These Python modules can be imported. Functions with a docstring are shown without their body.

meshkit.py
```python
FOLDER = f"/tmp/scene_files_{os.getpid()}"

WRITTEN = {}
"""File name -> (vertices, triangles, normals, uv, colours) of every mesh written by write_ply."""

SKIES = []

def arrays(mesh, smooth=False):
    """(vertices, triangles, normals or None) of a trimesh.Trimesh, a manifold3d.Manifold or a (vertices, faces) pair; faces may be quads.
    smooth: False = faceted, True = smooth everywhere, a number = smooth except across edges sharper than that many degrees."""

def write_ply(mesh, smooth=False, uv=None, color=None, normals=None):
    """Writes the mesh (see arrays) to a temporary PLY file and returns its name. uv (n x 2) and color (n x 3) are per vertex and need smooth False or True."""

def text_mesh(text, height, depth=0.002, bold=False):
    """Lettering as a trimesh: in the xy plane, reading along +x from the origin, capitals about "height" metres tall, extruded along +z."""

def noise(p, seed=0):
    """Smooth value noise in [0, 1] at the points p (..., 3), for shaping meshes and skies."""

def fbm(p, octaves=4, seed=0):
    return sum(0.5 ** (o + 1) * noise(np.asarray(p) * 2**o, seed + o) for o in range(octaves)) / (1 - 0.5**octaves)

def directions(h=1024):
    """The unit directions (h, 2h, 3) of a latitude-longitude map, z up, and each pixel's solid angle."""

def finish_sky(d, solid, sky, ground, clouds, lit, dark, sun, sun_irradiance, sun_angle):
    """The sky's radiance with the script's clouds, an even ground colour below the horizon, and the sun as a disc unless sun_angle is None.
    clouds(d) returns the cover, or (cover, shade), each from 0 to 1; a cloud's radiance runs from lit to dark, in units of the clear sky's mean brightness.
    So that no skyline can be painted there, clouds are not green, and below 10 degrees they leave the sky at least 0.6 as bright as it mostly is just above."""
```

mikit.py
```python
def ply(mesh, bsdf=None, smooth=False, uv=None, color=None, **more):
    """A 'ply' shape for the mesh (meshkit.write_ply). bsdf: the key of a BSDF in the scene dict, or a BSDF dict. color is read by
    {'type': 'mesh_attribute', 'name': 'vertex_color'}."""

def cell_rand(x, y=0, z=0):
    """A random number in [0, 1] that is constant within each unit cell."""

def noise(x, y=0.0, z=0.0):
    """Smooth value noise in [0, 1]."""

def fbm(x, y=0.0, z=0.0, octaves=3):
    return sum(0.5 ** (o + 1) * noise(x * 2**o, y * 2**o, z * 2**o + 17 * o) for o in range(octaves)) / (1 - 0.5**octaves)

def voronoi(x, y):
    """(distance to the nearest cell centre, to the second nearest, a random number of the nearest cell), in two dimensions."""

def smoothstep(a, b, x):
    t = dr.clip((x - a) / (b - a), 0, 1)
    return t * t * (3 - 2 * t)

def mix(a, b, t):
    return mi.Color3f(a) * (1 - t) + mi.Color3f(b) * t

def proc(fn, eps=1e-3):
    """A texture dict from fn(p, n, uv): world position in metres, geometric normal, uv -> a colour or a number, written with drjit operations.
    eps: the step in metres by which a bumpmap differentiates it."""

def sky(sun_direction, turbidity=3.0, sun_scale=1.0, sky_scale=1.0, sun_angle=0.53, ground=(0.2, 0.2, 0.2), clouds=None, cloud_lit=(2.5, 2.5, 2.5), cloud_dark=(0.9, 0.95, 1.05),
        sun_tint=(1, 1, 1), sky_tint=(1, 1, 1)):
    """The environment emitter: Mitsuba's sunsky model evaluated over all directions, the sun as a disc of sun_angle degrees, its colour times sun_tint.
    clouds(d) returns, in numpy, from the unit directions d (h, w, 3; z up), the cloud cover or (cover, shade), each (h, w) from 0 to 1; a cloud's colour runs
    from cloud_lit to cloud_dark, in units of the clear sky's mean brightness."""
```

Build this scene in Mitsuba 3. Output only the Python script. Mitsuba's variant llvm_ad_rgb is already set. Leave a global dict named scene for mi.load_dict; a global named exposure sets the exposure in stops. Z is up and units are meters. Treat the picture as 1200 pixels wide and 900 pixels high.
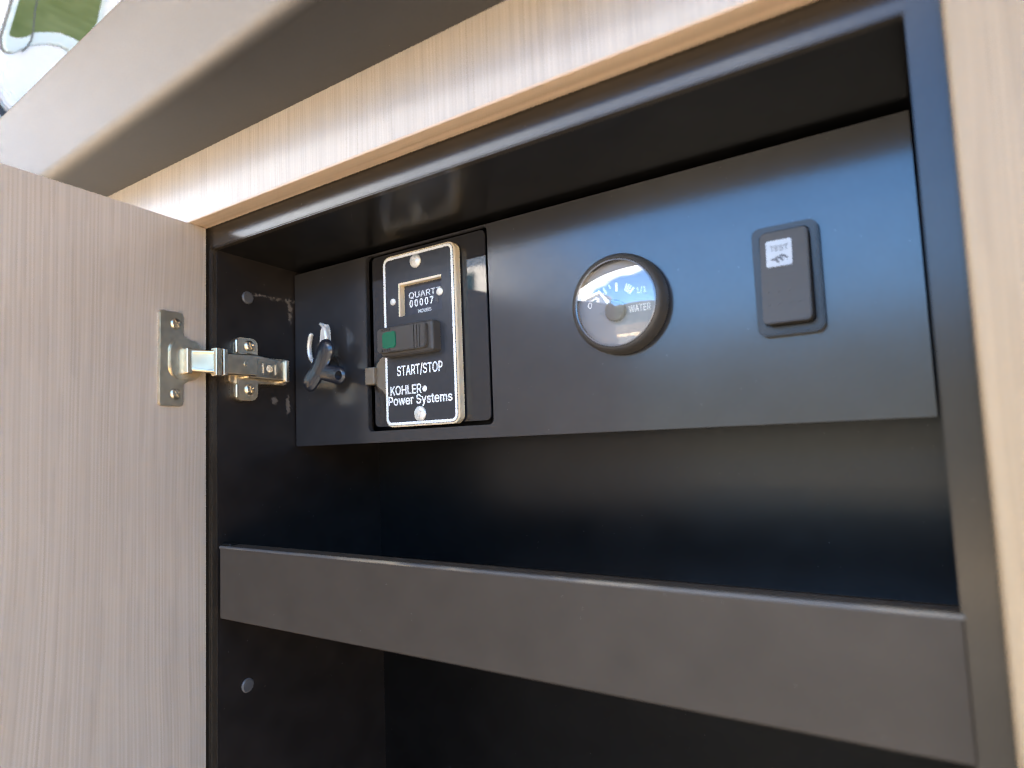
import math, numpy as np, trimesh, mitsuba as mi, drjit as dr
import manifold3d as m3, shapely, meshkit, mikit
from shapely.geometry import Polygon, LineString, Point, box as sbox
from shapely import affinity
from mikit import cell_rand, noise, fbm, smoothstep, mix
T = mi.ScalarTransform4f
M3, CS = m3.Manifold, m3.CrossSection

# ------------------------------------------------------------------ camera, sky, exposure
# Geometry below is written in metres from a survey point: x to the right along the locker front, y into the locker, z up.
O = np.array([0.4664, -0.267, 0.70])        # survey point in world coordinates (world z = 0 is near the cockpit floor)
FWD = np.array([-0.56222266, 0.82236746, 0.08727801])
UP = np.array([0.08220284, -0.04944168, 0.99538847])
scene, labels = {}, {}
scene['camera'] = {'type': 'thinlens', 'fov': math.degrees(2 * math.atan(600 / 787.5)), 'fov_axis': 'x',
                   'aperture_radius': 0.0021, 'focus_distance': 0.475, 'near_clip': 0.01, 'far_clip': 400.0,
                   'to_world': T().look_at(origin=O.tolist(), target=(O + FWD).tolist(), up=UP.tolist())}
def clouds(d):      # broken bright cloud overhead, clearing to blue lower down
    el = np.degrees(np.arcsin(np.clip(d[..., 2], -1, 1)))
    n = meshkit.fbm(d * np.array([2.2, 2.2, 4.0]) + 15.7, 5, 3)
    t = np.clip((el + 34 * (n - 0.5) - 14 * d[..., 0] - 31) / 8, 0, 1)
    return t * t * (3 - 2 * t), np.clip(0.9 - 1.6 * n, 0, 0.5)
scene['sky_light'] = mikit.sky([-0.15, 0.62, 0.77], turbidity=3, ground=(0.11, 0.10, 0.085), clouds=clouds, cloud_lit=(3.6, 3.6, 3.6), sky_tint=(0.73, 1.0, 1.18))
exposure = 4.9

# ------------------------------------------------------------------ materials
def pr(rough, color=None, fn=None, metal=0.0, spec=0.5, **k):
    c = mikit.proc(fn) if fn else {'type': 'rgb', 'value': list(color)}
    return {'type': 'twosided', 'bsdf': {'type': 'principled', 'base_color': c, 'roughness': rough, 'metallic': metal, 'specular': spec, **k}}

def wood_fn(light, dark, sx, sy, seed, warp=0.004):
    def fn(p, n, uv):
        z = p.z
        t = p.x * sx + p.y * sy + warp * (noise(p.x * 9 + p.y * 9 + seed, z * 4.5) - 0.5) + 0.0016 * noise(p.x * 30 + p.y * 30, z * 14.0, 3 + seed)
        line = smoothstep(0.25, 0.75, noise(t * 1250.0, z * 7.0 + seed))                       # 2 mm pores
        wave = 0.5 + 0.5 * dr.sin(t * 2 * math.pi * 470 + 5.0 * noise(t * 90.0, z * 3.0, 21 + seed))
        line = 0.5 * line + 0.5 * wave
        fine = noise(t * 2300.0, z * 26.0, 4 + seed)
        broad = noise(t * 60.0, z * 1.5, 9 + seed)
        ray = smoothstep(0.62, 0.80, noise(t * 520.0 + 5, z * 22.0, 12 + seed))
        k = dr.clip(0.52 * line + 0.25 * fine + 0.14 * broad + 0.02, 0, 1)
        return mix(light, dark, dr.clip(k + 0.22 * ray, 0, 1))
    return fn

scene['wood'] = pr(0.33, fn=wood_fn((0.47, 0.395, 0.315), (0.335, 0.277, 0.220), 1.0, 1.0, 0.0), spec=1.0)
scene['wood_door'] = pr(0.33, fn=wood_fn((0.50, 0.415, 0.325), (0.385, 0.312, 0.242), 1.0, 1.0, 2.0, 0.009), spec=1.0)
scene['wood_warm_lit'] = pr(0.40, fn=wood_fn((0.375, 0.277, 0.170), (0.295, 0.213, 0.127), 1.0, 1.0, 5.0), spec=0.5)  # same wood as the rest, warm light painted into its colour
def band_fn(p, n, uv):
    t = p.y * 1.0 + p.z * 1.0
    k = noise(t * 260.0, p.x * 3.0) * 0.6 + noise(t * 900.0, p.x * 9.0, 3) * 0.4
    return mix((0.64, 0.48, 0.34), (0.46, 0.325, 0.215), k)
scene['edge_band'] = pr(0.42, fn=band_fn)

def black_fn(c, amt, seed=0.0, dust=0.07):
    def fn(p, n, uv):
        s = fbm(p.x * 55 + seed, p.y * 55, p.z * 55, octaves=3)
        u, w = (p.x + p.y) * 210.0 + seed, p.z * 210.0
        d1, d2, r = mikit.voronoi(u, w)
        speck = smoothstep(0.10, 0.04, d1) * smoothstep(0.965, 0.995, r) * (0.4 + 0.6 * cell_rand(dr.floor(u), dr.floor(w), 5))
        return mi.Color3f(c) * (1 + amt * (s - 0.5)) + speck * dust * mi.Color3f(1.0, 0.97, 0.92)
    return fn
def rough_fn(a, b, seed):
    return mikit.proc(lambda p, n, uv: a + (b - a) * fbm(p.x * 38 + seed, p.y * 38, p.z * 38, octaves=4))
def black(c, amt, r0, r1, seed, spec=0.5):
    return {'type': 'twosided', 'bsdf': {'type': 'principled', 'base_color': mikit.proc(black_fn(c, amt, seed)), 'roughness': rough_fn(r0, r1, seed), 'specular': spec}}
scene['liner'] = black((0.005, 0.0046, 0.0044), 0.9, 0.22, 0.32, 1.0, 0.6)
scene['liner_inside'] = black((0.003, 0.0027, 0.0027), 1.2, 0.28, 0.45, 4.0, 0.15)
scene['flange_black'] = black((0.030, 0.023, 0.0165), 0.3, 0.17, 0.22, 7.0, 0.55)
scene['rail_black'] = black((0.044, 0.0345, 0.0265), 0.25, 0.40, 0.46, 9.0, 0.35)
scene['panel_black'] = black((0.026, 0.0245, 0.025), 0.3, 0.16, 0.20, 2.0, 0.95)
def side_fn(p, n, uv):      # pale scuffs where the panel was slid in
    base = black_fn((0.0125, 0.0095, 0.0082), 0.8, 3.0, 0.08)(p, n, uv)
    y, z = p.y + 0.267, p.z - 0.70
    g = noise(p.y * 600, p.z * 600) * noise(p.y * 170, p.z * 170, 4)
    m = mi.Float(0)
    for (a, b, ra, rb) in ((0.3480, 0.1262, 0.013, 0.0022), (0.3560, 0.1180, 0.0022, 0.010), (0.3530, 0.0420, 0.0020, 0.013), (0.3250, 0.1265, 0.009, 0.0014), (0.3400, 0.0420, 0.003, 0.003)):
        m = dr.maximum(m, dr.exp(-dr.square((y - a) / ra) - dr.square((z - b) / rb)))
    return base + smoothstep(0.10, 0.5, m * g * 1.9) * mi.Color3f(0.10, 0.085, 0.07)
def lit_worn_fn(p, n, uv):
    w = smoothstep(0.45, 0.72, fbm(p.x * 34, p.y * 200, p.z * 200, octaves=4))
    m = dr.exp(-dr.square((p.x - 0.235) / 0.075))
    return mix((0.070, 0.068, 0.068), (0.34, 0.27, 0.17), w * (0.25 + 0.75 * m))  # pale base paints the lit edge line, tan is real wear
scene['lit_worn_edge'] = pr(0.38, fn=lit_worn_fn, spec=0.6)
scene['liner_side'] = pr(0.4, fn=side_fn, spec=0.35)
scene['acrylic'] = pr(0.03, (0.010, 0.010, 0.012), spec=1.0)
scene['plastic_black'] = pr(0.32, (0.030, 0.029, 0.028))
scene['plastic_satin'] = pr(0.42, (0.062, 0.053, 0.044), spec=0.4)
scene['plastic_gloss'] = pr(0.16, (0.020, 0.020, 0.021))
scene['anodised'] = pr(0.38, (0.030, 0.030, 0.033), spec=0.55)
scene['key_plastic'] = pr(0.24, (0.012, 0.014, 0.020), spec=0.9)
scene['cap_plastic'] = pr(0.35, (0.070, 0.066, 0.064))
scene['print_white'] = pr(0.5, (0.82, 0.82, 0.80))
scene['print_black'] = pr(0.5, (0.10, 0.10, 0.11))
scene['window_white'] = pr(0.3, (0.42, 0.43, 0.44), spec=0.8)
scene['green_lens'] = pr(0.3, (0.006, 0.115, 0.055))
scene['nickel'] = pr(0.33, fn=lambda p, n, uv: mi.Color3f(0.78, 0.67, 0.50) * (0.85 + 0.3 * noise(p.x * 260, p.y * 260, p.z * 260)), metal=1.0)
scene['nickel_bright'] = pr(0.24, (0.74, 0.65, 0.50), metal=0.95)
scene['nickel_gold'] = pr(0.26, fn=lambda p, n, uv: mi.Color3f(0.60, 0.49, 0.33) * (0.7 + 0.6 * noise(p.x * 150, p.y * 150, p.z * 120)), metal=1.0)
scene['dark_chrome'] = pr(0.18, (0.22, 0.22, 0.23), metal=1.0)
scene['steel'] = pr(0.10, (0.80, 0.80, 0.80), metal=1.0)
scene['aluminium_warm_lit'] = pr(0.38, (0.80, 0.66, 0.45), metal=0.25)  # plain aluminium with warm light painted in as gold
scene['zinc'] = pr(0.35, (0.84, 0.80, 0.72), metal=0.4)
scene['screw_dark'] = pr(0.3, (0.30, 0.26, 0.20), metal=1.0)
scene['clip_brown'] = pr(0.4, (0.17, 0.135, 0.095))
scene['dial_glare'] = pr(0.45, (0.155, 0.168, 0.190))  # black dial, glare of the glass painted in as pale blue grey
scene['meter_black'] = pr(0.4, (0.030, 0.032, 0.045))
scene['glass'] = {'type': 'thindielectric', 'int_ior': 1.85}
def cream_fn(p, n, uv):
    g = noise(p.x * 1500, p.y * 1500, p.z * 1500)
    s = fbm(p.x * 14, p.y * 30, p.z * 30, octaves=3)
    return mix((0.049, 0.0455, 0.0435), (0.185, 0.150, 0.112), smoothstep(0.9215 + 0.0008, 0.9215 + 0.0055, p.z)) * (0.90 + 0.10 * g + 0.12 * s)  # shade below the overhang painted into the underside, blended over the corner
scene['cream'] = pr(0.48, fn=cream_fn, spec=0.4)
scene['taupe'] = pr(0.5, fn=lambda p, n, uv: mi.Color3f(0.125, 0.108, 0.092) * (0.8 + 0.4 * fbm(p.x * 20, p.y * 40, p.z * 20)))
scene['gelcoat'] = pr(0.14, (0.84, 0.85, 0.86), spec=0.6)
scene['rim_white'] = pr(0.2, (0.66, 0.76, 0.76))
def greenery_fn(p, n, uv):
    w = noise(p.y * 60 + 3 * noise(p.y * 20, p.z * 25), p.z * 190)
    k = noise(p.y * 22, p.z * 30, 5)
    return mix((0.085, 0.135, 0.035), (0.19, 0.235, 0.10), 0.45 * w + 0.55 * k)  # reflected trees painted into the pane as streaky green
scene['painted_greenery'] = pr(0.22, fn=greenery_fn, spec=0.5)
scene['seam_shadow_grey'] = pr(0.5, (0.10, 0.11, 0.11))
scene['rubber'] = pr(0.5, (0.03, 0.03, 0.032))
def deck_fn(p, n, uv):
    k = noise(p.x * 3, p.y * 120) * 0.5 + fbm(p.x * 9, p.y * 9, 0) * 0.5
    return mix((0.36, 0.29, 0.20), (0.26, 0.21, 0.14), k)
scene['deck_mat'] = pr(0.6, fn=deck_fn)
scene['far_green'] = pr(0.9, fn=lambda p, n, uv: mix((0.056, 0.064, 0.066), (0.028, 0.034, 0.034), fbm(p.x * 0.5, p.y * 0.5, p.z * 0.9)), spec=0.2)
scene['added_hardtop_liner'] = pr(0.5, (0.30, 0.29, 0.28))
scene['boat_white'] = pr(0.3, (0.80, 0.81, 0.82))
scene['boat_glass'] = pr(0.08, (0.03, 0.06, 0.075))

# ------------------------------------------------------------------ helpers
YP = 0.3598                                  # instrument panel front plane
XW = -0.4664                                 # left wall of the locker
DD = np.array([-0.1556, 0.9878, 0.0]); DD /= np.linalg.norm(DD)     # door plane runs this way towards the hinge side
DN = np.array([DD[1], -DD[0], 0.0])
DH = np.array([-0.4681, 0.283, 0.0])         # hinge edge of the door's inner face
Z = np.array([0, 0, 1.0])
def frame(o, a, b, h):
    return np.stack([a, b, h, o], 1)
def at_y(y):   # a = x, b = z, h towards the viewer
    return frame(np.array([0, y, 0.0]), np.array([1.0, 0, 0]), Z, np.array([0, -1.0, 0]))
def at_x(x):   # a = y, b = z, h = +x
    return frame(np.array([x, 0, 0.0]), np.array([0, 1.0, 0]), Z, np.array([1.0, 0, 0]))
def at_z(z):   # a = x, b = y, h = up
    return frame(np.array([0, 0, z]), np.array([1.0, 0, 0]), np.array([0, 1.0, 0]), Z)
F_WALL = at_x(XW)
F_DOOR = frame(DH, DD, Z, DN)
F_ID = frame(np.zeros(3), np.array([1.0, 0, 0]), np.array([0, 1.0, 0]), Z)

def put(key, man, bsdf, f=F_ID, smooth=30, more=None):
    """one entry of the scene: a manifold or a trimesh in the frame f"""
    if hasattr(man, 'to_mesh'):
        mm = man.to_mesh(); v, fc = np.asarray(mm.vert_properties)[:, :3].astype(float), np.asarray(mm.tri_verts)
    else:
        v, fc = np.asarray(man.vertices, float), np.asarray(man.faces)
    f = np.asarray(f)
    w = v @ f[:, :3].T + f[:, 3] + O
    k, i = key, 0
    while k in scene:
        i += 1; k = f'{key}_{i:03d}'
    scene[k] = mikit.ply(trimesh.Trimesh(w, fc, process=False), bsdf, smooth=smooth)
    return k
def tag(key, label, category=None, group=None, kind=None):
    labels[key] = {'label': label}
    if category: labels[key]['category'] = category
    if group: labels[key]['group'] = group
    if kind: labels[key]['kind'] = kind

def cs(poly):
    poly = poly.buffer(0)
    out = []
    for g in getattr(poly, 'geoms', [poly]):
        g = shapely.geometry.polygon.orient(g)
        out.append(np.array(g.exterior.coords)[:-1])
        out += [np.array(r.coords)[:-1] for r in g.interiors]
    return CS(out, m3.FillRule.EvenOdd)
def prism(poly, h0, h1):
    return cs(poly).extrude(h1 - h0).translate([0, 0, h0])
def slab(poly, h0, h1, r=0.0006, steps=3):
    """extruded outline with a rounded front edge"""
    out = [prism(poly, h0, h1 - r)]
    for i in range(steps):
        a0, a1 = (math.pi / 2) * i / steps, (math.pi / 2) * (i + 1) / steps
        inner = poly.buffer(-r * (1 - math.cos(a1)), join_style=1)
        if not inner.is_empty: out.append(prism(inner, h0, h1 - r + r * math.sin(a1)))
    return M3.batch_boolean(out, m3.OpType.Add)
def rrect(x0, x1, y0, y1, r):
    r = min(r, (x1 - x0) / 2 - 1e-5, (y1 - y0) / 2 - 1e-5)
    return sbox(x0 + r, y0 + r, x1 - r, y1 - r).buffer(r, quad_segs=8)
def rbox(x0, x1, y0, y1, z0, z1, r=0.001, seg=16):
    s = M3.sphere(r, seg)
    return M3.batch_hull([s.translate([x, y, z]) for x in (x0 + r, x1 - r) for y in (y0 + r, y1 - r) for z in (z0 + r, z1 - r)])
def bx(x0, x1, y0, y1, z0, z1):
    return M3.cube([x1 - x0, y1 - y0, z1 - z0]).translate([x0, y0, z0])
def cyl(a, b, h0, h1, r, r1=None, seg=40):
    return M3.cylinder(h1 - h0, r, r if r1 is None else r1, seg).translate([a, b, h0])
def lathe(prof, a=0, b=0, seg=72):
    return CS([np.array(prof)], m3.FillRule.NonZero).revolve(seg).translate([a, b, 0])
def hull_pts(*balls, seg=16):
    return M3.batch_hull([M3.sphere(r, seg).translate(list(c)) for c, r in balls])
def tube(points, r, seg=12, closed=False):
    out = [hull_pts((p, r), (q, r), seg=seg) for p, q in zip(points[:-1], points[1:])]
    return M3.batch_boolean(out, m3.OpType.Add)
def text(t, x0, x1, z0, z1, depth, bold=False):
    """lettering filling the rectangle (x0..x1, z0..z1) in a frame's a, b; capitals from z0 to z1"""
    m = meshkit.text_mesh(t, 0.01, 0.001, bold)
    v = m.vertices.copy()
    lo, hi = v.min(0), v.max(0)
    v[:, 0] = x0 + (v[:, 0] - lo[0]) / (hi[0] - lo[0]) * (x1 - x0)
    v[:, 1] = z0 + v[:, 1] / 0.01 * (z1 - z0)
    v[:, 2] = v[:, 2] / 0.001 * depth
    return trimesh.Trimesh(v, m.faces, process=False)
def cross_screw(f, key, a, b, h0, r, dome, mat, ang=20, inset=True):
    """pan head screw with a cross recess"""
    prof = [(0, h0), (r, h0), (r, h0 + dome * 0.35), (r * 0.86, h0 + dome * 0.72), (r * 0.5, h0 + dome * 0.95), (0, h0 + dome)]
    head = lathe(prof, seg=32)
    w = r * 0.2
    slot = M3.cube([r * 1.25, w, dome], True) + M3.cube([w, r * 1.25, dome], True)
    head -= slot.translate([0, 0, h0 + dome * 0.95]).rotate([0, 0, ang])
    return put(key, head.translate([a, b, 0]), mat, f, smooth=35)

# ------------------------------------------------------------------ the setting
deck = put('deck', trimesh.creation.box(extents=[7, 4.4, 0.02]).apply_translation([0, -0.9, -0.64]), 'deck_mat', smooth=False)
tag(deck, 'warm tan cockpit deck below the locker', kind='structure')

def bank():
    az = np.radians(np.linspace(95, 445, 141)); rows = [(30, -2.6), (36, -1.6), (42, 1.5), (46, 5.0), (52, 8.0), (70, 9.0)]
    v = []
    for k, (r, h) in enumerate(rows):
        p = np.stack([np.cos(az) * 4 + 20, np.sin(az) * 4 + 20, np.full_like(az, k * 0.7)], 1)
        n = meshkit.fbm(p, 4, 2) - 0.5; n2 = meshkit.fbm(p * [3, 3, 1], 3, 9) - 0.5
        rr = r + 5 * n2; hh = h + (k >= 2) * (3.2 * n + 2.4 * n2) * min(1, k / 3)
        v.append(np.stack([rr * np.cos(az), rr * np.sin(az), hh], 1))
    v = np.array(v); m, n = v.shape[:2]; f = []
    for i in range(m - 1):
        for j in range(n - 1):
            a = i * n + j; f += [(a, a + 1, a + n), (a + 1, a + n + 1, a + n)]
    return trimesh.Trimesh(v.reshape(-1, 3), f, process=False)
hl = put('added_shore', bank(), 'far_green', smooth=True)  # unseen shore added to cover the bright low sky
tag(hl, 'low wooded shore added out of view to darken the low sky', kind='structure')
ht = put('added_hardtop', rbox(-2.6, 0.50, -1.12, 2.6, 1.10, 1.18, 0.03), 'added_hardtop_liner')  # unseen roof added and sized to cut the sky to a strip
tag(ht, 'pale roof added out of view to limit the sky light', 'roof')

# ------------------------------------------------------------------ the locker
YF, YB = 0.267, 0.285                        # front and back of the wooden face frame
ZF, ZT = 0.1715, 0.2215                      # lower edge of the top rail, underside of the bench top
tag('storage_locker', 'pale wood fronted locker with matt black lining, its door swung open to the left', 'locker')
# top rail (vertical grain) with its brown lower edge band
put('storage_locker__top_rail', bx(-1.00, 0.36, YF, YB - 0.0005, ZF + 0.0012, ZT + 0.02), 'wood', smooth=False)
band = [rbox(-0.4735, 0.0030, YF + 0.0002, YF + 0.0105, ZF, ZF + 0.004, 0.0008), rbox(-0.4735, 0.0030, YF + 0.0104, YB - 0.0008, ZF + 0.0005, ZF + 0.004, 0.0006)]
put('storage_locker__edge_band', band[0] + band[1], 'edge_band')
tag('storage_locker__edge_band', 'brown edge band along the lower edge of the top rail')
put('storage_locker__stile', rbox(0.0022, 0.36, YF, YB - 0.0005, -0.63, ZF + 0.0005, 0.0022), 'wood_warm_lit')
put('storage_locker__stile', rbox(-1.00, -0.4755, YF, YB - 0.0005, -0.63, ZF + 0.0005, 0.0015), 'wood')
# moulded black flange round the opening
X0, X1, Z1 = -0.4671, -0.0095, 0.1555
hole = rrect(X0, X1, -0.60, Z1, 0.0015)
fl = slab(sbox(-0.50, -0.64, 0.06, 0.2).difference(hole), -0.005, 0.0, 0.0016)
put('storage_locker__flange', fl, 'flange_black', at_y(YB))
tag('storage_locker__flange', 'satin black flange framing the opening')
# lining
put('storage_locker__side_wall', bx(XW - 0.012, XW, YB + 0.005, 0.47, -0.62, 0.170), 'liner_side', smooth=False)
put('storage_locker__side_wall', bx(-0.0030, 0.009, YB + 0.005, 0.47, -0.62, 0.170), 'liner', smooth=False)
ceil = M3.hull_points(np.array([(x, y, z + dz) for x in (XW, -0.003) for (y, z) in ((YB + 0.005, 0.1557), (0.47, 0.1470)) for dz in (0, 0.012)]))
put('storage_locker__ceiling', ceil, 'liner', smooth=False)
put('storage_locker__back_wall', bx(XW, -0.003, 0.455, 0.467, -0.10, 0.15), 'liner', smooth=False)
put('storage_locker__lower_back_wall', bx(XW, -0.003, 0.455, 0.467, -0.62, -0.114), 'liner_inside', smooth=False)
put('storage_locker__shelf', bx(XW + 0.0005, -0.0035, YB + 0.017, 0.4545, -0.1135, -0.1005), 'liner_inside', smooth=False)
put('storage_locker__floor', bx(XW + 0.0005, -0.0035, YB + 0.006, 0.4545, -0.62, -0.605), 'liner_inside', smooth=False)
# fiddle rail in front of the shelf
rail = rbox(-0.4552, -0.0085, YB - 0.0006, YB + 0.0165, -0.1167, -0.0664, 0.0013)
put('storage_locker__fiddle_rail', rail, 'rail_black')
tag('storage_locker__fiddle_rail', 'wide black rail in front of the shelf')
put('storage_locker__rail_edge', hull_pts(((-0.4555, YB + 0.0008, -0.0668), 0.0013), ((-0.0090, YB + 0.0008, -0.0668), 0.0013)), 'lit_worn_edge')
tag('storage_locker__rail_edge', 'top edge of the rail, lit line painted paler, with tan wear')
put('storage_locker__rail_end', rbox(XW + 0.0003, -0.4550, YB + 0.0075, YB + 0.0160, -0.1160, -0.0650, 0.001), 'liner')
# carcass
put('storage_locker__carcass', bx(-1.0, -0.985, YB, 0.62, -0.63, 0.2) + bx(0.345, 0.36, YB, 0.62, -0.63, 0.2) + bx(-1.0, 0.36, 0.605, 0.62, -0.63, 0.2), 'wood', smooth=False)
# round cover caps on the left wall
for zc, yc, r in ((0.1228, 0.3158, 0.0050), (-0.1734, 0.3140, 0.0052)):
    put('storage_locker__cover_cap', lathe([(0, 0), (r, 0), (r, 0.0006), (r * 0.82, 0.0014), (0, 0.0017)], yc, zc, 40), 'cap_plastic', F_WALL)

# door: a leaf hung on the left, open by about eighty degrees
leaf = slab(sbox(-0.458, -0.66, -0.0008, 0.1713), -0.0185, 0.0, 0.0008)
put('storage_locker__door', leaf, 'wood_door', F_DOOR)
tag('storage_locker__door', 'pale wood laminate door with fine vertical grain, standing open')

# concealed hinge
hz = 0.0687
flange = rrect(-0.0412, -0.0216, hz - 0.0337, hz + 0.0337, 0.0028)
ear = Point(-0.0250, hz).buffer(0.0172, quad_segs=24).intersection(sbox(-0.03, 0, 0, 0.2))
cup_out = flange.union(ear).buffer(0.0015).buffer(-0.0030).buffer(0.0015)
well = rrect(-0.0305, -0.0108, hz - 0.0105, hz + 0.0105, 0.005)
put('storage_locker__hinge', slab(cup_out, 0.0, 0.0022, 0.0009, 4), 'nickel', F_DOOR)
tag('storage_locker__hinge', 'nickel plated concealed hinge joining door and left wall')
dish = slab(well.buffer(0.004), 0.0020, 0.0036, 0.0014, 4)
put('storage_locker__hinge__cup', dish, 'nickel', F_DOOR)
for b in (0.0250, -0.0250):
    cross_screw(F_DOOR, 'storage_locker__hinge__screw', -0.0285, hz + b, 0.0021, 0.0040, 0.0016, 'nickel_bright', 35)
def ddp(s, z, h):
    return DH + DD * s + Z * z + DN * h
# knuckle arm out of the cup (x, y, z boxes slanted between two stations)
def beam(p0, p1, za, zb, t, r=0.0012):
    """a flat bar between two plan points, from za to zb in height, t thick"""
    p0, p1 = np.array(p0, float), np.array(p1, float)
    d = (p1 - p0) / np.linalg.norm(p1 - p0); n = np.array([-d[1], d[0]])
    balls = []
    for p, (a, b) in ((p0, za), (p1, zb)):
        for s in (-1, 1):
            for z in (a + r, b - r):
                q = p + n * s * (t / 2 - r); balls.append(((q[0], q[1], z), r))
    return hull_pts(*balls, seg=12)
k0 = ddp(-0.0200, 0, 0.0050)[:2]; k1 = np.array([-0.4480, 0.2785])
arm1 = beam(k0, k1, (hz - 0.0085, hz + 0.0070), (hz - 0.0105, hz + 0.0065), 0.0052)
q0, q1 = k0 + (k1 - k0) * 0.20, k0 + (k1 - k0) * 0.86
nn = np.array([-(k1 - k0)[1], (k1 - k0)[0]]) / np.linalg.norm(k1 - k0)
sg = 1 if nn[0] > 0 else -1
arm1 -= beam(q0 + nn * sg * 0.0042, q1 + nn * sg * 0.0042, (hz - 0.0068, hz + 0.0052), (hz - 0.0085, hz + 0.0048), 0.0040, 0.0012)
put('storage_locker__hinge__knuckle_arm', arm1, 'nickel_gold')
frame_ring = beam(ddp(-0.0222, 0, 0.0045)[:2], ddp(-0.0196, 0, 0.0050)[:2], (hz - 0.0104, hz + 0.0082), (hz - 0.0104, hz + 0.0082), 0.0070, 0.0009)
put('storage_locker__hinge__collar', frame_ring, 'nickel')
pins = M3.batch_boolean([beam((-0.4478, 0.2762), (-0.4480, 0.2795), (hz - 0.0122, hz + 0.0084), (hz - 0.0122, hz + 0.0084), 0.0062, 0.0008),
                         beam((-0.4490, 0.2822), (-0.4492, 0.2842), (hz - 0.0118, hz + 0.0082), (hz - 0.0118, hz + 0.0082), 0.0080, 0.0008)], m3.OpType.Add)
put('storage_locker__hinge__pin', pins, 'nickel_bright')
arm2 = beam((-0.4548, 0.2800), (-0.4555, 0.3130), (hz - 0.0100, hz + 0.0060), (hz - 0.0100, hz + 0.0070), 0.0085, 0.0014)
arm3 = beam((-0.4562, 0.3080), (-0.4572, 0.3415), (hz - 0.0115, hz + 0.0080), (hz - 0.0120, hz + 0.0040), 0.0060, 0.0012)
put('storage_locker__hinge__hinge_arm', arm2 + arm3, 'nickel')
put('storage_locker__hinge__end_catch', beam((-0.4566, 0.3412), (-0.4566, 0.3432), (hz - 0.0130, hz + 0.0050), (hz - 0.0130, hz + 0.0050), 0.0090, 0.0007), 'nickel_bright')
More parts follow.
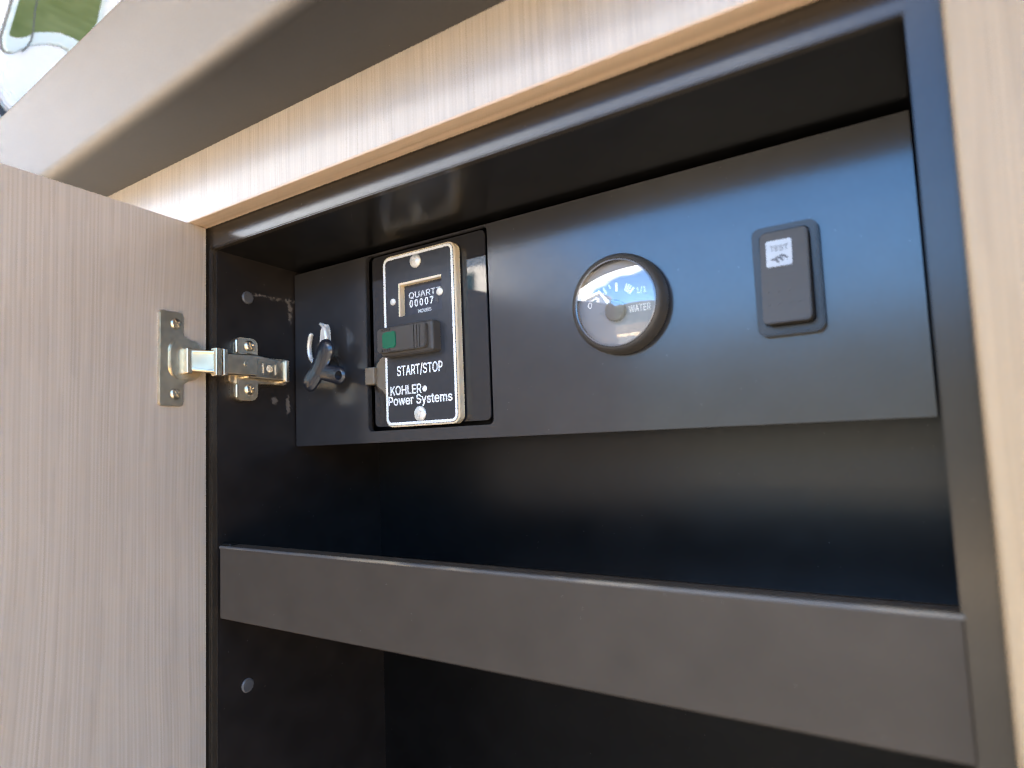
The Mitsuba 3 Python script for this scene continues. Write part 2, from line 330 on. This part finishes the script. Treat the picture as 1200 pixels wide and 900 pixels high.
# mounting plate on the wall: upright bar with round ends and a long base
bar = rrect(0.3000, 0.3205, hz - 0.0282, hz + 0.0208, 0.006)
base = rrect(0.2960, 0.3475, hz - 0.0145, hz + 0.0065, 0.002)
put('storage_locker__hinge__mounting_plate', slab(base, 0.0, 0.0062, 0.001) + slab(bar, 0.0, 0.0078, 0.0022, 4), 'nickel', F_WALL)
for b0, b1 in ((0.009, 0.0175), (-0.0255, -0.0165)):
    put('storage_locker__hinge__mounting_lip', tube([(0.3008, hz + b0, 0.0080), (0.3008, hz + b1, 0.0080)], 0.0013), 'nickel_bright', F_WALL)
for b in (0.0142, -0.0195):
    cross_screw(F_WALL, 'storage_locker__hinge__screw', 0.3120, hz + b, 0.0077, 0.0042, 0.0020, 'nickel_bright', 20)
put('storage_locker__hinge__adjusting_screw', lathe([(0, 0), (0.0020, 0), (0.0018, 0.0008), (0, 0.0012)], 0.3040, hz - 0.001, 24), 'nickel_bright', at_x(-0.4512))
cross_screw(at_x(-0.4540), 'storage_locker__hinge__adjusting_screw', 0.3265, hz - 0.0030, 0.0, 0.0030, 0.0008, 'aluminium_warm_lit', 15)
put('storage_locker__hinge__stamping', prism(rrect(0.3195, 0.3212, hz - 0.0070, hz + 0.0010, 0.0004).union(rrect(0.3315, 0.3325, hz - 0.0075, hz + 0.0005, 0.0004)), 0, 0.0004), 'aluminium_warm_lit', at_x(-0.4539))

# ------------------------------------------------------------------ bench top over the locker
def bench():
    xs = np.linspace(-1.05, 0.45, 31)
    zt, zb, R = 0.298, ZT + 0.0005, 0.012
    rings = []
    for x in xs:
        yf = 0.2005 + (-0.42 - x) * 0.052           # front edge runs slightly out of square
        yb = yf + 0.010
        p = [(0.64, zb), (yb + R, zb)]
        for a in np.linspace(0, 1, 9)[1:]:          # soft lower corner
            t = a * math.radians(80); p.append((yb + R - R * math.sin(t), zb + R - R * math.cos(t)))
        n = 6
        for a in np.linspace(0, 1, n)[1:]:
            p.append((p[9][0] + (yf - p[9][0]) * a, p[9][1] + (zt - 0.006 - p[9][1]) * a))
        for a in np.linspace(0, 1, 6)[1:]:
            t = a * math.pi / 2; p.append((yf + 0.006 - 0.006 * math.cos(t), zt - 0.006 + 0.006 * math.sin(t)))
        p.append((0.64, zt))
        rings.append([(x, y, z) for y, z in p])
    r = np.array(rings); m, n = r.shape[:2]
    v = r.reshape(-1, 3); f = []
    for i in range(m - 1):
        for j in range(n):
            a, b = i * n + j, i * n + (j + 1) % n
            f += [(a, a + n, b), (b, a + n, b + n)]
    for i0, flip in ((0, False), ((m - 1) * n, True)):
        for j in range(1, n - 1):
            t = (i0, i0 + j, i0 + j + 1); f.append(t[::-1] if flip else t)
    tm = trimesh.Trimesh(v, f, process=False); tm.fix_normals(); return tm
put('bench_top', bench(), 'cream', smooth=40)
tag('bench_top', 'thick cream bench top with a soft rounded lower edge overhanging the locker', 'bench')

# ------------------------------------------------------------------ instrument panel
PX0, PX1, PZ0, PZ1 = -0.4655, -0.0137, 0.0042, 0.1490
cut = rrect(-0.3795, -0.2622, 0.0128, 0.1478, 0.004)
pan = slab(sbox(PX0, PZ0, PX1, PZ1).difference(cut), -0.004, 0.0, 0.0010, 4)
put('instrument_panel', pan, 'panel_black', at_y(YP))
tag('instrument_panel', 'matt black panel across the locker carrying key switch, controller, gauge and rocker', 'panel')
put('instrument_panel__return_edge', bx(PX0, PX1, YP + 0.004, YP + 0.018, PZ0, PZ0 + 0.003), 'panel_black', smooth=False)
put('instrument_panel__recess_back', bx(-0.386, -0.256, YP + 0.012, YP + 0.016, 0.0075, 0.1490), 'liner_inside', smooth=False)

# ------------------------------------------------------------------ generator controller
G = 'generator_controller'
tag(G, 'generator controller with white outlined black faceplate, hour meter and green lit start rocker', 'controller')
put(G + '__backing_plate', slab(rrect(-0.3757, -0.2662, 0.0160, 0.1470, 0.004), 0, 0.0040, 0.0005), 'acrylic', at_y(YP + 0.0075))
tag(G + '__backing_plate', 'mirror glossy black acrylic backing plate')
yg = 0.3560; k = yg / YP
fx0, fx1, fz0, fz1 = -0.3612 * k, -0.2905 * k, 0.0150 * k, 0.1437 * k
FG = at_y(yg)
fp = rrect(fx0, fx1, fz0, fz1, 0.0065)
mw = sbox(-0.3446 * k, 0.0963 * k, -0.3030 * k, 0.1212 * k)
core = slab(fp.difference(mw), -0.0060, 0.0, 0.0012)
put(G + '__faceplate', core, 'aluminium_warm_lit', FG)
tag(G + '__faceplate', 'thick faceplate with bare aluminium edge, warm light painted in as gold')
put(G + '__face_film', prism(fp.buffer(-0.0011).difference(mw), 0.0, 0.00015), 'anodised', FG)
ring = fp.buffer(-0.0014).difference(fp.buffer(-0.0033))
put(G + '__border_line', prism(ring, 0.0001, 0.00035), 'print_white', FG)
tag(G + '__border_line', 'white border line round the faceplate')
# hour meter set back in the window
mb = at_y(yg + 0.0045)
mfr = mw.buffer(0.0010, join_style=2).difference(mw.buffer(-0.0002))
frame_l = mw.difference(affinity.translate(mw, 0.0022, -0.0022))
put(G + '__hour_meter', prism(mw.buffer(0.0004, join_style=2), -0.003, 0.0), 'meter_black', mb)
tag(G + '__hour_meter', 'small hour meter with a row of white digits')
lb = mw.difference(affinity.translate(mw.buffer(0.003, join_style=2), 0.0045, -0.0045))
put(G + '__hour_meter__bezel', prism(lb, 0.0, 0.0050), 'aluminium_warm_lit', mb)
wx0, wx1 = -0.3395 * k, -0.3080 * k
put(G + '__hour_meter__lettering', text('QUARTZ', wx0 + 0.001, wx1, 0.1095 * k, 0.1140 * k, 0.0003), 'print_white', mb, smooth=False)
put(G + '__hour_meter__lettering', text('HOURS', wx0 + 0.0095, wx1 - 0.009, 0.0977 * k, 0.1003 * k, 0.0003), 'print_white', mb, smooth=False)
dw = (wx1 - wx0) / 6.3
for i, ch in enumerate('000074'):
    a = wx0 + 0.0015 + i * dw
    put(G + '__hour_meter__digit', text(ch, a, a + dw * 0.62, 0.1030 * k, 0.1082 * k, 0.0003, True), 'print_white' if i < 5 else 'cap_plastic', mb, smooth=False)
for (a, b, r) in ((-0.3268, 0.1352, 0.0050), (-0.3262, 0.0235, 0.0054)):
    cross_screw(FG, G + '__screw', a * k, b * k, 0.0001, r, 0.0024, 'zinc', 30)
for (a, b, r) in ((-0.3503, 0.1083, 0.0026), (-0.3046, 0.1090, 0.0028)):
    cross_screw(FG, G + '__meter_screw', a * k, b * k, 0.0001, r, 0.0014, 'zinc', 10)
# start / stop rocker lying on its side
rx0, rx1, rz0, rz1 = -0.3525, -0.3020, 0.0655, 0.0875
rk = rbox(rx0, rx1, rz0, rz1, -0.002, 0.0085, 0.0022, 20)
put(G + '__rocker', rk, 'plastic_satin', FG)
tag(G + '__rocker', 'dark grey start and stop rocker with a square green lamp')
pad = slab(rrect(rx0 + 0.0010, rx1 - 0.0042, rz0 + 0.0026, rz1 - 0.0018, 0.0026), 0.0, 0.0110, 0.0014, 4)
pad = M3.warp(pad, lambda p: (p[0], p[1], p[2] + (0.0022 * (rx1 - p[0]) / (rx1 - rx0) if p[2] > 0.005 else 0)))
grooves = []
for a in (rx0 + 0.0355, rx0 + 0.0382, rx0 + 0.0405):
    grooves.append(bx(a, a + 0.0008, rz0 + 0.003, rz1 - 0.002, 0.0108, 0.02))
for i in range(4):
    a = rx0 + 0.0058 + i * 0.0024
    grooves += [bx(a, a + 0.0010, rz1 - 0.0042, rz1, 0.0118, 0.02), bx(a, a + 0.0010, rz0, rz0 + 0.0050, 0.0118, 0.02)]
pad -= M3.batch_boolean(grooves, m3.OpType.Add)
put(G + '__rocker__paddle', pad, 'plastic_satin', FG)
lens = slab(rrect(rx0 + 0.0062, rx0 + 0.0195, rz0 + 0.0052, rz1 - 0.0048, 0.0026), 0.0122, 0.0131, 0.0006)
put(G + '__rocker__lamp', lens, 'green_lens', FG)
tag(G + '__rocker__lamp', 'square green lamp on the rocker')
put(G + '__lettering', text('START/STOP', -0.3482 * k, -0.3042 * k, 0.0525 * k, 0.0595 * k, 0.0003, True), 'print_white', FG, smooth=False)
put(G + '__lettering', text('KOHLER', -0.3553 * k, -0.3246 * k, 0.0385 * k, 0.0450 * k, 0.0003, True), 'print_white', FG, smooth=False)
put(G + '__lettering', prism(Point(-0.3215 * k, 0.0412 * k).buffer(0.0021), 0, 0.0003), 'print_white', FG, smooth=False)
put(G + '__lettering', text('Power Systems', -0.3575 * k, -0.2962 * k, 0.0310 * k, 0.0375 * k, 0.0003, True), 'print_white', FG, smooth=False)
# side clip
clip = rbox(-0.3790, -0.3690, 0.0480, 0.0612, -0.004, 0.0030, 0.001)
wedge = slab(Polygon([(-0.3700, 0.0470), (-0.3700, 0.0625), (-0.3655, 0.0670), (-0.3560, 0.0720), (-0.3560, 0.0330), (-0.3640, 0.0430)]), -0.004, -0.0005, 0.0005)
put(G + '__clip', clip + wedge, 'clip_brown', at_y(YP - 0.0005))
tag(G + '__clip', 'small brown clip at the left of the faceplate')

# ------------------------------------------------------------------ key switch
K = 'key_switch'
tag(K, 'key switch on the left end of the panel with a black lobed key in it', 'switch')
FK = at_y(YP)
bc = (-0.4175, 0.0640)
put(K + '__barrel', lathe([(0, 0), (0.0105, 0), (0.0105, 0.0022), (0.0104, 0.0030), (0.0080, 0.0032), (0.0078, 0.0100), (0.0070, 0.0106), (0, 0.0106)], *bc), 'plastic_black', FK)
FB = at_y(0.345)
a = 0.0014
def cap2(p, q, r0, r1, h0, h1):
    return hull_pts(((p[0], p[1], h0), r0), ((q[0], q[1], h1), r1), seg=20)
key = cap2((-0.4190, 0.0615), (-0.4095, 0.0770), 0.0085, 0.0092, 0, 0.0) + cap2((-0.4190, 0.0615), (-0.4260, 0.0540), 0.0082, 0.0080, 0, 0.003) + cap2((-0.4165, 0.0610), (-0.3945, 0.0562), 0.0058, 0.0070, 0, -0.001)
key = M3.warp(key, lambda p: (p[0], p[1], p[2] * 0.42))
key -= cyl(-0.3930, 0.0560, -0.02, 0.02, 0.0034)
put(K + '__key', key, 'key_plastic', FB)
tag(K + '__key', 'black key with three rounded lobes')
put(K + '__key_hub', cyl(-0.4180, 0.0625, -0.006, 0.0, 0.0050), 'plastic_black', FB)
# flat wire ring through the key
def ring_band(cx, cz, rx, rz, w, t, tilt, a0, a1, n=40):
    pts = [(cx + rx * math.cos(q) + tilt * math.sin(q), cz + rz * math.sin(q), 0.0040 * math.sin(q + 1.2) - 0.0065) for q in np.linspace(a0, a1, n)]
    segs = []
    for p, q in zip(pts[:-1], pts[1:]):
        segs.append(M3.batch_hull([M3.sphere(t, 8).translate([c[0], c[1], c[2] + s * w]) for c in (p, q) for s in (-1, 1)]))
    return M3.batch_boolean(segs, m3.OpType.Add)
RG = 'key_ring'
put(RG, ring_band(-0.4262, 0.0850, 0.0150, 0.0150, 0.0006, 0.0015, 0.0030, -3.75, 1.25), 'zinc', FB)
tag(RG, 'bright steel split ring hanging through the black key', 'key ring')
SK = 'spare_key'
put(SK, slab(Polygon([(-0.4215, 0.0755), (-0.4205, 0.0880), (-0.4195, 0.0945), (-0.4165, 0.0985), (-0.4130, 0.0980), (-0.4112, 0.0930), (-0.4105, 0.0760)]).buffer(0.0006), -0.0062, -0.0040, 0.0005), 'zinc', FB)
tag(SK, 'small silver key blade standing up behind the black key', 'key')

# ------------------------------------------------------------------ gauge
W_ = 'water_gauge'
tag(W_, 'round black tank gauge with a domed glass and white pointer, right of the controller', 'gauge')
gc = (-0.1654, 0.0783)
FGa = at_y(YP)
bez = [(0.0288, 0), (0.0297, 0.0018), (0.0297, 0.0040), (0.0293, 0.0066), (0.0284, 0.0088), (0.0272, 0.0102), (0.0261, 0.0106), (0.0254, 0.0100), (0.0252, 0.0075), (0.0252, 0.0)]
put(W_ + '__bezel', lathe(bez, *gc, seg=96), 'plastic_satin', FGa, smooth=40)
tag(W_ + '__bezel', 'black rounded bezel ring')
put(W_ + '__dial', cyl(*gc, 0.0002, 0.0060, 0.0252, seg=72), 'dial_glare', FGa)
tor = [(0.0251 + 0.0005 * math.cos(q), 0.0099 + 0.0005 * math.sin(q)) for q in np.linspace(0, 2 * math.pi, 13)[:-1]]
put(W_ + '__trim_ring', lathe(tor, *gc, seg=96), 'dark_chrome', FGa, smooth=60)
# domed glass (single sheet)
Rg, r0 = 0.105, 0.0254
th = np.linspace(0, math.asin(r0 / Rg), 14)
ph = np.linspace(0, 2 * math.pi, 73)[:-1]
vv = [(gc[0], gc[1], Rg - Rg * math.cos(th[-1]) + 0.0098)]
for t in th[1:]:
    for q in ph: vv.append((gc[0] + Rg * math.sin(t) * math.cos(q), gc[1] + Rg * math.sin(t) * math.sin(q), Rg * (math.cos(t) - math.cos(th[-1])) + 0.0098))
ff = [(0, 1 + j, 1 + (j + 1) % 72) for j in range(72)]
for i in range(len(th) - 2):
    for j in range(72):
        a_, b_ = 1 + i * 72 + j, 1 + i * 72 + (j + 1) % 72
        ff += [(a_, a_ + 72, b_), (b_, a_ + 72, b_ + 72)]
put(W_ + '__glass', trimesh.Trimesh(vv, ff, process=False), 'glass', FGa, smooth=True)
FD = at_y(YP - 0.0060)
hub = (gc[0] - 0.0005, gc[1] - 0.0045)
put(W_ + '__hub', lathe([(0, 0.0005), (0.0062, 0.0005), (0.0062, 0.0030), (0.0054, 0.0036), (0, 0.0037)], *hub), 'plastic_satin', FD)
ang = math.radians(128)
d_ = np.array([math.cos(ang), math.sin(ang)]); n_ = np.array([-d_[1], d_[0]])
h_ = np.array(hub)
pt = Polygon([h_ + d_ * 0.0045 + n_ * 0.0013, h_ + d_ * 0.0170 + n_ * 0.0005, h_ + d_ * 0.0170 - n_ * 0.0005, h_ + d_ * 0.0045 - n_ * 0.0013])
put(W_ + '__pointer', prism(pt, 0.0014, 0.0022), 'print_white', FD)
marks = []
for deg, l, w in ((143, 0.0028, 0.0009), (118, 0.0042, 0.0011), (104, 0.0024, 0.0009), (88, 0.0052, 0.0015), (64, 0.0045, 0.0008), (59, 0.0045, 0.0008), (54, 0.0045, 0.0008), (47, 0.0045, 0.0012)):
    q = math.radians(deg); d = np.array([math.cos(q), math.sin(q)])
    marks.append(LineString([h_ + d * (0.0168 - l), h_ + d * 0.0168]).buffer(w / 2, cap_style=2))
put(W_ + '__scale_marks', prism(shapely.union_all(marks), 0.0, 0.0002), 'print_white', FD)
put(W_ + '__lettering', text('0', hub[0] - 0.0185, hub[0] - 0.0160, hub[1] + 0.0040, hub[1] + 0.0075, 0.0002), 'print_white', FD, smooth=False)
put(W_ + '__lettering', text('1/1', hub[0] + 0.0128, hub[0] + 0.0188, hub[1] + 0.0085, hub[1] + 0.0118, 0.0002), 'print_white', FD, smooth=False)
put(W_ + '__lettering', text('WATER', hub[0] + 0.0076, hub[0] + 0.0208, hub[1] - 0.0020, hub[1] + 0.0020, 0.0002), 'print_white', FD, smooth=False)

# ------------------------------------------------------------------ rocker switch at the right
R_ = 'rocker_switch'
tag(R_, 'upright black rocker switch with a small white lit window, right of the gauge', 'switch')
yr = 0.3560; kr = yr / YP
sx0, sx1, sz0, sz1 = -0.0893 * kr, -0.0567 * kr, 0.0492 * kr, 0.1068 * kr
FR = at_y(yr)
frm = slab(rrect(sx0, sx1, sz0, sz1, 0.0045), -0.0038, 0.0016, 0.0020, 5)
frm -= prism(rrect(sx0 + 0.0042, sx1 - 0.0034, sz0 + 0.0044, sz1 - 0.0034, 0.0034), -0.0020, 0.01)
put(R_ + '__bezel', frm, 'plastic_black', FR)
pad = slab(rrect(sx0 + 0.0050, sx1 - 0.0042, sz0 + 0.0052, sz1 - 0.0042, 0.0028), 0.0, 0.0042, 0.0012, 4)
pad = M3.warp(pad, lambda p: (p[0], p[1], p[2] + (0.0060 * ((sz1 - p[1]) / (sz1 - sz0)) if p[2] > 0.001 else 0)))
lab = rrect(sx0 + 0.0082, sx0 + 0.0206, sz1 - 0.0230, sz1 - 0.0092, 0.0010)
put(R_ + '__paddle', pad, 'plastic_satin', FR)
def tilt(mn):
    return M3.warp(mn, lambda p: (p[0], p[1], p[2] + 0.0042 + 0.0060 * (sz1 - p[1]) / (sz1 - sz0)))
put(R_ + '__window', tilt(slab(lab, -0.0008, 0.0007, 0.0004)), 'window_white', FR)
tag(R_ + '__window', 'small white square window with a worn symbol')
wv = []
for i in range(3):
    o = np.array([sx0 + 0.0112 + i * 0.0020, sz1 - 0.0192 + i * 0.0008])
    wv.append(LineString([o, o + [0.0018, -0.0004], o + [0.0030, -0.0016]]).buffer(0.00055))
put(R_ + '__symbol', tilt(prism(shapely.union_all(wv), 0.0007, 0.0009)), 'print_black', FR)
tm = text('TEST', sx0 + 0.0104, sx0 + 0.0190, sz1 - 0.0150, sz1 - 0.0122, 0.0002)
tm.vertices[:, 2] += 0.0050 + 0.0060 * (sz1 - tm.vertices[:, 1]) / (sz1 - sz0)
put(R_ + '__lettering', tm, 'print_black', FR, smooth=False)
dots = [Point(sx0 + 0.0085 + i * 0.0048, sz0 + 0.0150 + j * 0.0065).buffer(0.0007) for i in range(4) for j in range(2)]
put(R_ + '__grip_dots', tilt(prism(shapely.union_all(dots), -0.0005, 0.0004)), 'plastic_satin', FR)

# ------------------------------------------------------------------ white moulding with a window, its green reflection painted on, beyond the bench
B_ = 'moulded_console'
tag(B_, 'glossy white moulding with a window painted with green tree reflections beyond the bench top', 'console')
GREEN = [(0.3240, 0.6120), (0.3209, 0.5817), (0.3111, 0.5313), (0.3129, 0.5289), (0.3202, 0.5303), (0.3302, 0.5369), (0.3385, 0.5468), (0.3527, 0.5546), (0.3675, 0.5609), (0.3827, 0.5613), (0.3932, 0.5593), (0.4025, 0.5773), (0.4120, 0.5969), (0.4181, 0.6350), (0.4210, 0.6681)]
RIM = [(0.3194, 0.6094), (0.3164, 0.5792), (0.3058, 0.5265), (0.3070, 0.5126), (0.3107, 0.5088), (0.3178, 0.5111), (0.3241, 0.5175), (0.3332, 0.5276), (0.3435, 0.5349), (0.3540, 0.5406), (0.3678, 0.5445), (0.3779, 0.5434), (0.3862, 0.5390), (0.4027, 0.5591), (0.4174, 0.5972), (0.4247, 0.6387), (0.4277, 0.6720)]
SEAM = [(0.3428, 0.6229), (0.3404, 0.5924), (0.3379, 0.5736), (0.3366, 0.5464), (0.3349, 0.5342), (0.3305, 0.5229), (0.3251, 0.5146)]
BODY = [(0.3150, 0.6400), (0.3120, 0.5792), (0.3020, 0.5265), (0.2928, 0.4839), (0.2916, 0.4617), (0.3040, 0.4507), (0.3095, 0.4421), (0.3158, 0.4370), (0.3213, 0.4325), (0.3601, 0.4169), (0.5200, 0.4000), (0.5800, 0.7006), (0.4300, 0.7300)]
FC = at_x(-0.95)
def soft(pts, r):
    return Polygon(pts).buffer(r).buffer(-2 * r).buffer(r)
body = soft(BODY, 0.006)
put(B_ + '__body', slab(body, -0.16, -0.004, 0.020, 7), 'gelcoat', FC, smooth=50)
put(B_ + '__window_frame', slab(soft(RIM, 0.001), -0.022, 0.001, 0.0025, 4), 'rim_white', FC, smooth=50)
put(B_ + '__window_frame__shadow_line', prism(soft(RIM, 0.001).buffer(0.0005), -0.022, -0.0032), 'seam_shadow_grey', FC)  # dark strip standing in for the shadow under the rim
put(B_ + '__window', slab(soft(GREEN, 0.001), -0.015, 0.0022, 0.0012, 3), 'painted_greenery', FC, smooth=50)
tag(B_ + '__window', 'window with green tree reflections painted on')
put(B_ + '__seam', tube([(y, z, 0.0018) for y, z in SEAM], 0.0010, 8), 'seam_shadow_grey', FC)
put(B_ + '__rivet', lathe([(0, -0.004), (0.0035, -0.004), (0.0033, -0.0028), (0.002, -0.0025), (0, -0.0032)], 0.3264, 0.4523, 24), 'steel', FC)
put(B_ + '__plinth', slab(Polygon([(0.2700, 0.4750), (0.2917, 0.4595), (0.3041, 0.4475), (0.3095, 0.4388), (0.3159, 0.4337), (0.3214, 0.4292), (0.5200, 0.3960), (0.5200, 0.20), (0.2500, 0.20)]), -0.15, -0.008, 0.003), 'rubber', FC)
put(B_ + '__plinth__trim_line', tube([(0.2957, 0.4342, -0.008), (0.3045, 0.4280, -0.008), (0.3126, 0.4225, -0.008), (0.3226, 0.4143, -0.008)], 0.0010, 8), 'rim_white', FC)

# ------------------------------------------------------------------ neighbouring white boat, seen only as reflections in the gloss
N_ = 'moored_boat'
tag(N_, 'white motor boat with dark cabin windows lying opposite, seen reflected in the gauge glass', 'boat')
put(N_ + '__cabin', rbox(-7.5, -3.06, -5.6, -3.6, -0.2, 1.75, 0.15), 'boat_white')
put(N_ + '__hull', rbox(-8.5, -2.9, -6.0, -3.3, -1.3, -0.15, 0.25), 'boat_white')
for i in range(8):
    x0 = -7.42 + i * 0.53
    put(N_ + '__window', rbox(x0, x0 + 0.43, -3.64, -3.585, 0.75, 1.42, 0.02), 'boat_glass')
put(N_ + '__roof', rbox(-7.6, -3.0, -5.7, -3.45, 1.60, 1.78, 0.06), 'boat_white')
